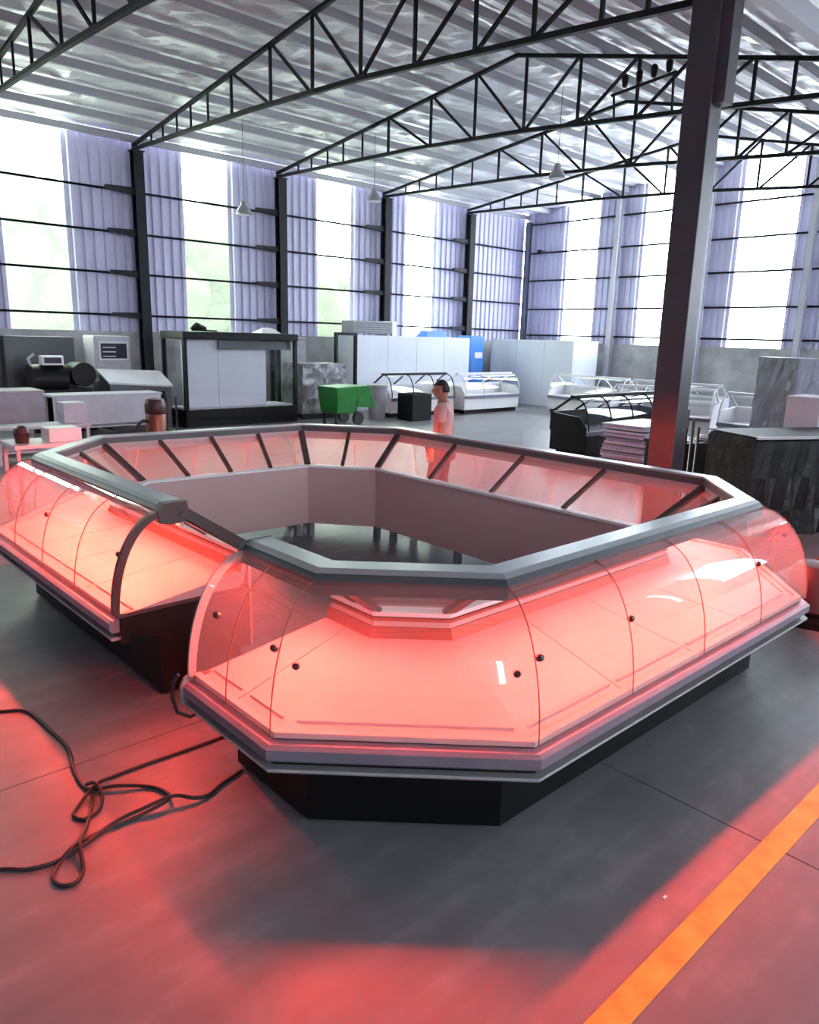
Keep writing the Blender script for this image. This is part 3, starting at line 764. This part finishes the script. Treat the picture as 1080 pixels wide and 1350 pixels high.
# left group along the side wall
def bench(loc, L, Dp, H, lab, m_, front=True, shelf=True, rz=0):
    t = thing('steel_bench', lab, 'bench', loc, rz)
    MB().box(-L / 2, L / 2, -Dp / 2, Dp / 2, H - .05, H).build('worktop', m_, t, bevel=.008)
    for x in (-L / 2 + .05, L / 2 - .05):
        for y in (-Dp / 2 + .05, Dp / 2 - .05): MB().box(x - .025, x + .025, y - .025, y + .025, 0, H - .05).build('leg', m_, t)
    if front: MB().box(-L / 2 + .08, L / 2 - .08, -Dp / 2 + .01, -Dp / 2 + .04, H - .62, H - .05).build('front_panel', m_, t)
    if shelf: MB().box(-L / 2 + .08, L / 2 - .08, -Dp / 2 + .08, Dp / 2 - .08, .18, .21).build('lower_shelf', m_, t)
    return t
bench((6.05, 16.15, 0), 2.3, .65, .88, 'stainless bench with a wide front panel left of the black showcase', M['lgrey'])
bench((3.55, 14.5, 0), 1.4, .8, 1.12, 'grey steel counter at the left edge of the view', M['grey'])
bench((3.9, 13.35, 0), 1.5, .55, .62, 'low grey side table in front of the grey steel counter', M['lgrey'], front=False)
tag(MB().box(4.25, 4.62, 13.2, 13.5, .62, .97).build('white_carton', M['lgrey'], bevel=.01), 'plain pale carton on the low grey side table', 'box')
tag(MB().sweep([[(2.9, 14.3, 1.12), (3.55, 14.3, 1.12), (3.5, 14.3, 1.42), (2.9, 14.3, 1.45)], [(2.9, 14.7, 1.12), (3.55, 14.7, 1.12), (3.5, 14.7, 1.42), (2.9, 14.7, 1.45)]]).build('pale_cover', M['white'], bevel=.02), 'pale moulded cover lying on the grey steel counter', 'cover')
# machine with control screen
t = thing('control_machine', 'pale machine with a framed control screen by the first wall column', 'machine', (6.85, 17.95, 0), 0)
MB().box(-.5, .5, -.35, .35, 0, 1.2).build('cabinet', M['grey'], t, bevel=.02)
MB().box(-.42, .42, -.38, .30, 1.2, 2.05).build('control_head', M['lgrey'], t, bevel=.03)
sc_ = MB().box(-.32, .36, -.40, -.38, 1.5, 1.92).build('screen_bezel', M['white'], t)
MB().box(-.28, .32, -.405, -.40, 1.54, 1.88).build('screen', M['screen'], sc_)
for k in range(3): MB().box(-.24, .06, -.41, -.405, 1.58 + k * .1, 1.60 + k * .1).build('display_line', M['white'], sc_)
MB().box(-.5, .5, -.52, -.35, 1.02, 1.08).build('tray', M['lgrey'], t)
# black engine-like machine on the bench
t = thing('black_machine', 'black machine with rounded motor housings behind the stainless bench', 'machine', (5.5, 17.2, 0), 0)
MB().box(-.65, .65, -.3, .3, 0, .8).build('frame', M['black_rough'], t, bevel=.02)
MB().cyl((-.25, -.05, 1.12), .32, -.35, .35, 18, 'x').build('motor_housing', M['black'], t, smooth=math.radians(40))
MB().cyl((.42, -.05, 1.22), .26, -.3, .3, 18, 'y').build('fly_wheel', M['black'], t, smooth=math.radians(40))
MB().box(-.4, .05, -.25, -.05, 1.42, 1.62).build('control_box', M['white'], t, bevel=.02)
MB().box(-.35, 0, -.26, -.25, 1.46, 1.58).build('control_window', M['screen'], t)
MB().tube([(-.55, -.1, 1.3), (-.62, -.1, 1.55), (-.5, -.1, 1.65)], .03, 6).build('handle', M['lgrey'], t)
MB().box(-.5, .6, -.28, .2, .8, .92).build('bed', M['dark_steel'], t)
tag(MB().box(4.75, 6.25, 18.3, 18.6, 0, 2.0).build('storage_cabinet', M['rail'], bevel=.02), 'long dark grey cabinet against the masonry under the leftmost strip', 'cabinet')
# sloping silver counter
t = thing('sloping_counter', 'silver counter with a sloping top between bench and showcase', 'counter', (7.05, 16.87, 0), 0)
MB().sweep([[(-.7, -.3, 0), (-.7, .3, 0), (-.7, .3, 1.28), (-.7, -.3, 1.05)], [(.7, -.3, 0), (.7, .3, 0), (.7, .3, 1.22), (.7, -.3, .95)]]).build('body', M['rail'], t)
MB().sweep([[(-.74, -.36, 1.03), (-.74, .33, 1.29), (-.74, .33, 1.33), (-.74, -.36, 1.07)], [(.74, -.36, .93), (.74, .33, 1.23), (.74, .33, 1.27), (.74, -.36, .97)]]).build('sloping_top', M['lgrey'], t)
for k in range(3): MB().box(-.6 + k * .42, -.28 + k * .42, -.31, -.30, .3, .85).build('door', M['black_rough'], t)
# canister vacuum
t = thing('canister', 'brown and steel canister with a black hose on a wheeled frame', 'canister', (6.15, 13.85, 0), 0)
MB().lathe((0, 0, 0), [(.16, .12), (.19, .14), (.19, .62), (.18, .64)], 18).build('tank', M['copper'], t, smooth=math.radians(40))
MB().lathe((0, 0, 0), [(.185, .641), (.2, .66), (.2, .82), (.16, .92), (.05, .94)], 18).build('motor_head', M['brown_red'], t, smooth=math.radians(40))
MB().tube(smooth_path([(-.18, -.05, .5), (-.32, -.1, .52), (-.46, -.1, .36), (-.44, -.1, .12), (-.28, -.1, .05), (-.05, -.22, .04)], 6), .03, 8).build('hose', M['rubber'], t, smooth=True)
MB().tube([(.22, 0, .1), (.22, 0, .95), (.42, 0, .95), (.42, 0, .1)], .018, 6).build('handle_frame', M['dark_steel'], t)
MB().box(-.2, .44, -.16, .16, .07, .12).build('trolley', M['dark_steel'], t)
for x, y in ((-.15, -.15), (-.15, .15), (.38, -.15), (.38, .15)): MB().cyl((x, y, .05), .05, -.02, .02, 12, 'y').build('wheel', M['rubber'], t)
# white tray table behind the left island corner
t = thing('tray_table', 'small white tray table behind the left corner of the island', 'table', (2.75, 9.3, 0), 0)
MB().box(-.4, .4, -.3, .3, .86, .9).build('top', M['white'], t)
for x in (-.36, .36):
    for y in (-.26, .26): MB().box(x - .02, x + .02, y - .02, y + .02, 0, .86).build('leg', M['lgrey'], t)
tag(MB().box(2.75, 3.12, 9.1, 9.4, .9, 1.06).build('white_box', M['white'], bevel=.015), 'white box on the small tray table', 'box')
tag(MB().lathe((2.5, 9.25, .9), [(.07, 0), (.09, .12), (.07, .17), (.03, .2)], 12).build('dark_jar', M['brown_red']), 'small dark red jar on the small tray table', 'jar')

# right side: tarpaulin-covered case, bench of fittings, compressor
t = thing('covered_case', 'long case under black tarpaulin behind the right island corner', 'covered case', (8.75, 3.55, 0), -.46)
vs = []; fs = []; nx, nz = 36, 12; rr = random.Random(11)
Lc, Dc, Hc = 3.2, .85, 1.16
ring = [(-.06, .0), (-.03, .3), (-.01, .7), (.0, Hc - .03), (.05, Hc), (Dc * .5, Hc + .01), (Dc - .05, Hc), (Dc, Hc - .05), (Dc + .02, .5), (Dc + .04, 0)]
for i in range(nx + 1):
    x = Lc * i / nx; e = 0
    for k, (y, z) in enumerate(ring):
        f = (1 - z / Hc); wv = .05 * f * math.sin(i * 1.7 + k) + rr.uniform(-.02, .02) * f
        vs.append((x, y + (wv if y < Dc / 2 else -wv), max(.0, z + (rr.uniform(-.006, .006) if 0 < k < 9 and z < Hc - .02 else 0))))
n = len(ring)
for i in range(nx):
    for k in range(n - 1): fs.append((i * n + k, i * n + k + 1, (i + 1) * n + k + 1, (i + 1) * n + k))
fs.append(tuple(range(n))); fs.append(tuple(nx * n + k for k in range(n - 1, -1, -1)))
MB().add(vs, fs).build('tarpaulin', M['tarp'], t)
MB().box(-.02, Lc + .02, -.035, -.005, Hc - .005, Hc + .025).build('edge_strip', M['trim'], t)
MB().box(-.02, Lc + .02, -.005, Dc, Hc + .012, Hc + .022).build('top_board', M['black_rough'], t)
tag(MB().box(10.9, 11.5, 3.65, 4.1, 0, 1.55).build('grey_carton', M['lgrey'], bevel=.015), 'grey carton at the right edge beside the wrapped cabinet', 'box')
t = bench((10.65, 5.25, 0), 1.3, .7, .82, 'black workbench carrying shiny fittings behind the thick grey column', M['black_rough'], rz=-.3)
for k, (dx, dy, rr_) in enumerate(((-.35, -.1, .11), (-.12, .1, .09), (.1, -.12, .12), (.32, .08, .08))):
    c, s = math.cos(-.3), math.sin(-.3); px, py = 10.65 + dx * c - dy * s, 5.25 + dx * s + dy * c
    tag(MB().tube([(px + rr_ * math.cos(a * PI / 10), py + rr_ * math.sin(a * PI / 10), .835) for a in range(20)], .015, 6, True).tube([(px + rr_ * .8 * math.cos(a * PI / 10), py + rr_ * .8 * math.sin(a * PI / 10), .865) for a in range(20)], .015, 6, True).build('metal_coil', M['chrome']),
        ['shiny metal coil at the left end of the black workbench', 'shiny metal coil second from the left on the workbench', 'largest shiny metal coil on the black workbench', 'small shiny metal coil at the right end of the workbench'][k], 'coil', 'metal coils on the workbench')
for k in range(3):
    tag(MB().cyl((9.55 + k * .11, 4.82 - k * .03, 0), .022, .0, 1.35 - k * .12, 8).build('metal_rod', M['chrome']), ['tallest shiny rod standing before the black workbench', 'middle shiny rod standing before the black workbench', 'shortest shiny rod standing before the black workbench'][k], 'rod', 'metal rods by the workbench')
t = thing('compressor', 'dark reddish compressor motor on the floor beyond the right island corner', 'compressor', (6.55, 2.05, 0), .3)
MB().box(-.4, .4, -.25, .25, .0, .06).build('base_frame', M['black'], t)
MB().lathe((-.05, 0, .06), [(.17, 0), (.2, .03), (.2, .3), (.14, .4), (.04, .42)], 18).build('motor_dome', M['brown_red'], t, smooth=math.radians(40))
for k in range(5): MB().cyl((.2, 0, .22), .15, -.02 + k * .035, .0 + k * .035, 16, 'x').build('cooling_fin', M['copper'], t)
MB().tube(smooth_path([(-.1, -.1, .45), (-.15, -.2, .6), (.05, -.2, .66), (.2, -.1, .55), (.3, 0, .38)], 6), .018, 8).build('pipe', M['copper'], t, smooth=True)
MB().box(.1, .38, -.2, .2, .06, .12).build('mount', M['black'], t)
MB().box(-.2, .02, -.26, -.18, .2, .36).build('terminal_box', M['grey'], t)

# lamps under the roof
for x, y, z, lab in ((9.75, 16.5, 4.92, 'round high bay lamp in front of the second translucent strip'), (13.0, 15.6, 5.55, 'round high bay lamp near the third wall column'),
                     (14.4, 10.95, 5.72, 'round high bay lamp hanging below the roof ridge')):
    t = thing('high_bay_lamp', lab, 'lamp', (x, y, z), 0, 'high bay lamps under the roof')
    MB().lathe((0, 0, 0), [(.17, 0), (.19, .02), (.15, .12), (.08, .2), (.07, .3), (.02, .32)], 14).build('shade', M['lamp_body'], t, smooth=math.radians(50))
    MB().cyl((0, 0, 0), .006, .3, roof_z(y) + .22 - z, 6).build('hanging_rod', M['dark_steel'], t)
    MB().lathe((0, 0, -.012), [(.15, 0), (.15, .012)], 14).build('lens', M['white'], t)
t = thing('light_bar', 'row of four small dark floodlights on a bar under the ridge', 'light bar', (12.1, 7.4, 6.42), 0)
MB().bar((0, .75, -.06), (0, -.45, .06), .04).build('bar', M['truss_steel'], t)
for k in range(4):
    y = .5 - k * .27
    MB().lathe((0, y, .02 + k * .02), [(.03, 0), (.05, .04), (.06, .16), (.03, .2)], 10).build('floodlight', M['truss_steel'], t)
MB().bar((0, .7, -.06), (0.05, .7, -.42), .03).build('hanger', M['truss_steel'], t)
MB().bar((0, -.4, .06), (0.05, -.4, -.5), .03).build('hanger', M['truss_steel'], t)
tag(MB().lathe((X_GABLE - .35, 17.9, 5.35), [(.05, -.06), (.09, -.04), (.09, .05), (.04, .08)], 10).bar((X_GABLE - .35, 17.9, 5.38), (X_GABLE - .07, 17.9, 5.40), .04).build('wall_camera', M['truss_steel']), 'small dark camera fixed to the far gable girt', 'lamp')  # a small camera on a bracket, gives no light

# ------------------------------------------------------------------ the man walking behind the far case
def skinned(name, verts, edges, radii, m_, parent, sub=2, loc=None):
    me = bpy.data.meshes.new(name); me.from_pydata(verts, edges, []); me.materials.append(m_)
    o = bpy.data.objects.new(name, me); C.objects.link(o); o.parent = parent
    md = o.modifiers.new('skin', 'SKIN'); md.use_smooth_shade = True
    if not me.skin_vertices: me.attributes
    for v, r in zip(me.skin_vertices[0].data, radii):
        v.radius = r if isinstance(r, tuple) else (r, r)
    me.skin_vertices[0].data[0].use_root = True
    s = o.modifiers.new('sub', 'SUBSURF'); s.levels = sub; s.render_levels = sub
    return o
# local frame: faces +y, right side +x
man = thing('person', 'man in a salmon shirt walking behind the far display case', 'person', (6.45, 6.38, 0), math.radians(35))
bv = [(0, 0, .92), (0, .0, 1.08), (0, -.01, 1.25), (0, -.01, 1.40), (0, .01, 1.475), (0, .025, 1.53),
      (-.17, -.01, 1.385), (-.235, -.03, 1.12), (-.225, .08, .89), (.17, -.01, 1.385), (.24, -.06, 1.12), (.245, -.05, .87),
      (-.10, .02, .86), (-.11, .10, .48), (-.11, .02, .09), (-.11, .14, .045), (.10, -.02, .86), (.11, .0, .47), (.11, -.14, .10), (.11, -.03, .045)]
be = [(0, 1), (1, 2), (2, 3), (3, 4), (4, 5), (3, 6), (6, 7), (7, 8), (3, 9), (9, 10), (10, 11), (0, 12), (12, 13), (13, 14), (14, 15), (0, 16), (16, 17), (17, 18), (18, 19)]
br = [(.15, .11), (.14, .10), (.155, .11), (.12, .085), .055, .055, .06, .042, .028, .06, .042, .028, .082, .055, .04, .03, .082, .055, .04, .03]
body = skinned('body', bv, be, br, M['skin'], man)
# head (part of the body silhouette), face and hair
hb = bmesh.new(); bmesh.ops.create_uvsphere(hb, u_segments=20, v_segments=14, radius=1)
for v in hb.verts:
    x, y, z = v.co
    jaw = 1 - .22 * max(0, -z); v.co = Vector((x * .075 * jaw, y * .095 * (1 - .08 * max(0, -z)), z * .118))
    if y > .8 and abs(z + .1) < .2 and abs(x) < .25: v.co.y += .018
hm = bpy.data.meshes.new('head'); hb.to_mesh(hm); hb.free(); hm.materials.append(M['skin'])
for p in hm.polygons: p.use_smooth = True
head = bpy.data.objects.new('head', hm); C.objects.link(head); head.parent = man; head.location = (0, .035, 1.585)
for s in (-1, 1):
    MB().lathe((s * .028, .088, .012), [(.004, -.008), (.011, 0), (.004, .008)], 8).build('eye', M['hair'], head)
    MB().lathe((s * .077, -.005, -.01), [(.008, -.028), (.014, 0), (.008, .028)], 8).build('ear', M['skin'], head)
MB().add([(-.01, .09, .01), (.01, .09, .01), (.014, .10, -.028), (-.014, .10, -.028), (0, .114, -.025)], [(0, 1, 4), (1, 2, 4), (2, 3, 4), (3, 0, 4), (3, 2, 1, 0)]).build('nose', M['skin'], head)
MB().box(-.022, .022, .084, .0925, -.062, -.055).build('mouth', M['brown_red'], head)
hb = bmesh.new(); bmesh.ops.create_uvsphere(hb, u_segments=20, v_segments=14, radius=1)
for v in hb.verts: v.co = Vector((v.co.x * .083, v.co.y * .102, v.co.z * .122))
bmesh.ops.delete(hb, geom=[v for v in hb.verts if (v.co.z < .035 and v.co.y > -.01) or v.co.z < -.04], context='VERTS')
hm = bpy.data.meshes.new('hair'); hb.to_mesh(hm); hb.free(); hm.materials.append(M['hair'])
for p in hm.polygons: p.use_smooth = True
hair = bpy.data.objects.new('hair', hm); C.objects.link(hair); hair.parent = head; hair.location = (0, -.006, .008)
so = hair.modifiers.new('solid', 'SOLIDIFY'); so.thickness = .012
# shirt and trousers
skinned('shirt', [(0, 0, .90), (0, 0, 1.08), (0, -.01, 1.25), (0, -.01, 1.395), (0, .005, 1.46), (-.175, -.01, 1.385), (-.222, -.022, 1.20), (.175, -.01, 1.385), (.225, -.045, 1.20)],
        [(0, 1), (1, 2), (2, 3), (3, 4), (3, 5), (5, 6), (3, 7), (7, 8)], [(.18, .135), (.17, .125), (.18, .13), (.14, .10), .065, .075, .068, .075, .068], M['shirt'], man)
skinned('trousers', [(0, 0, .93), (-.10, .02, .85), (-.11, .10, .48), (-.11, .03, .12), (.10, -.02, .85), (.11, .0, .47), (.11, -.13, .13)],
        [(0, 1), (1, 2), (2, 3), (0, 4), (4, 5), (5, 6)], [(.16, .125), .10, .075, .065, .10, .075, .065], M['trouser'], man)
# hands with five fingers each
for s, wr in ((-1, Vector((-.225, .08, .89))), (1, Vector((.245, -.05, .87)))):
    vs = [tuple(wr + Vector((0, 0, .02))), tuple(wr + Vector((0, .008, -.05))), tuple(wr + Vector((0, .012, -.085)))]
    es = [(0, 1), (1, 2)]; rs_ = [(.024, .03), (.016, .04), (.014, .038)]
    for k, (fy, ln) in enumerate(((-.03, .055), (-.01, .07), (.012, .075), (.034, .068))):
        b = wr + Vector((0, .012 + fy, -.09)); n0 = len(vs)
        vs += [tuple(b), tuple(b + Vector((-s * .012, .004, -ln * .5))), tuple(b + Vector((-s * .03, .006, -ln)))]
        es += [(2, n0), (n0, n0 + 1), (n0 + 1, n0 + 2)]; rs_ += [.0095, .009, .008]
    n0 = len(vs); b = wr + Vector((0, .035, -.035)); vs += [tuple(b), tuple(b + Vector((-s * .012, .03, -.03))), tuple(b + Vector((-s * .02, .036, -.062)))]
    es += [(1, n0), (n0, n0 + 1), (n0 + 1, n0 + 2)]; rs_ += [.012, .011, .009]
    skinned('hand', vs, es, rs_, M['skin'], man, sub=1)
for s, p in ((-1, (-.11, .08)), (1, (.11, -.08))):
    MB().sweep([[(p[0] - .04, p[1] - .10, 0), (p[0] + .04, p[1] - .10, 0), (p[0] + .04, p[1] - .10, .08), (p[0] - .04, p[1] - .10, .08)],
                [(p[0] - .05, p[1] + .03, 0), (p[0] + .05, p[1] + .03, 0), (p[0] + .04, p[1] + .03, .09), (p[0] - .04, p[1] + .03, .09)],
                [(p[0] - .045, p[1] + .16, 0), (p[0] + .045, p[1] + .16, 0), (p[0] + .035, p[1] + .15, .045), (p[0] - .035, p[1] + .15, .045)]]).build('shoe', M['black'], man, bevel=.01)

# small scraps on the floor in front
tag(MB().tube(smooth_path([(3.02, .70, .006), (3.06, .72, .006), (3.09, .70, .006), (3.07, .67, .006), (3.12, .64, .006)], 5), .005, 6).build('wire_scrap', M['rubber']), 'short bent wire scrap on the floor right of the orange line', 'wire')
tag(MB().box(2.555, 2.575, 1.16, 1.17, 0, .005).build('chip', M['white']), 'tiny pale chip on the floor beside the orange line', 'scrap')
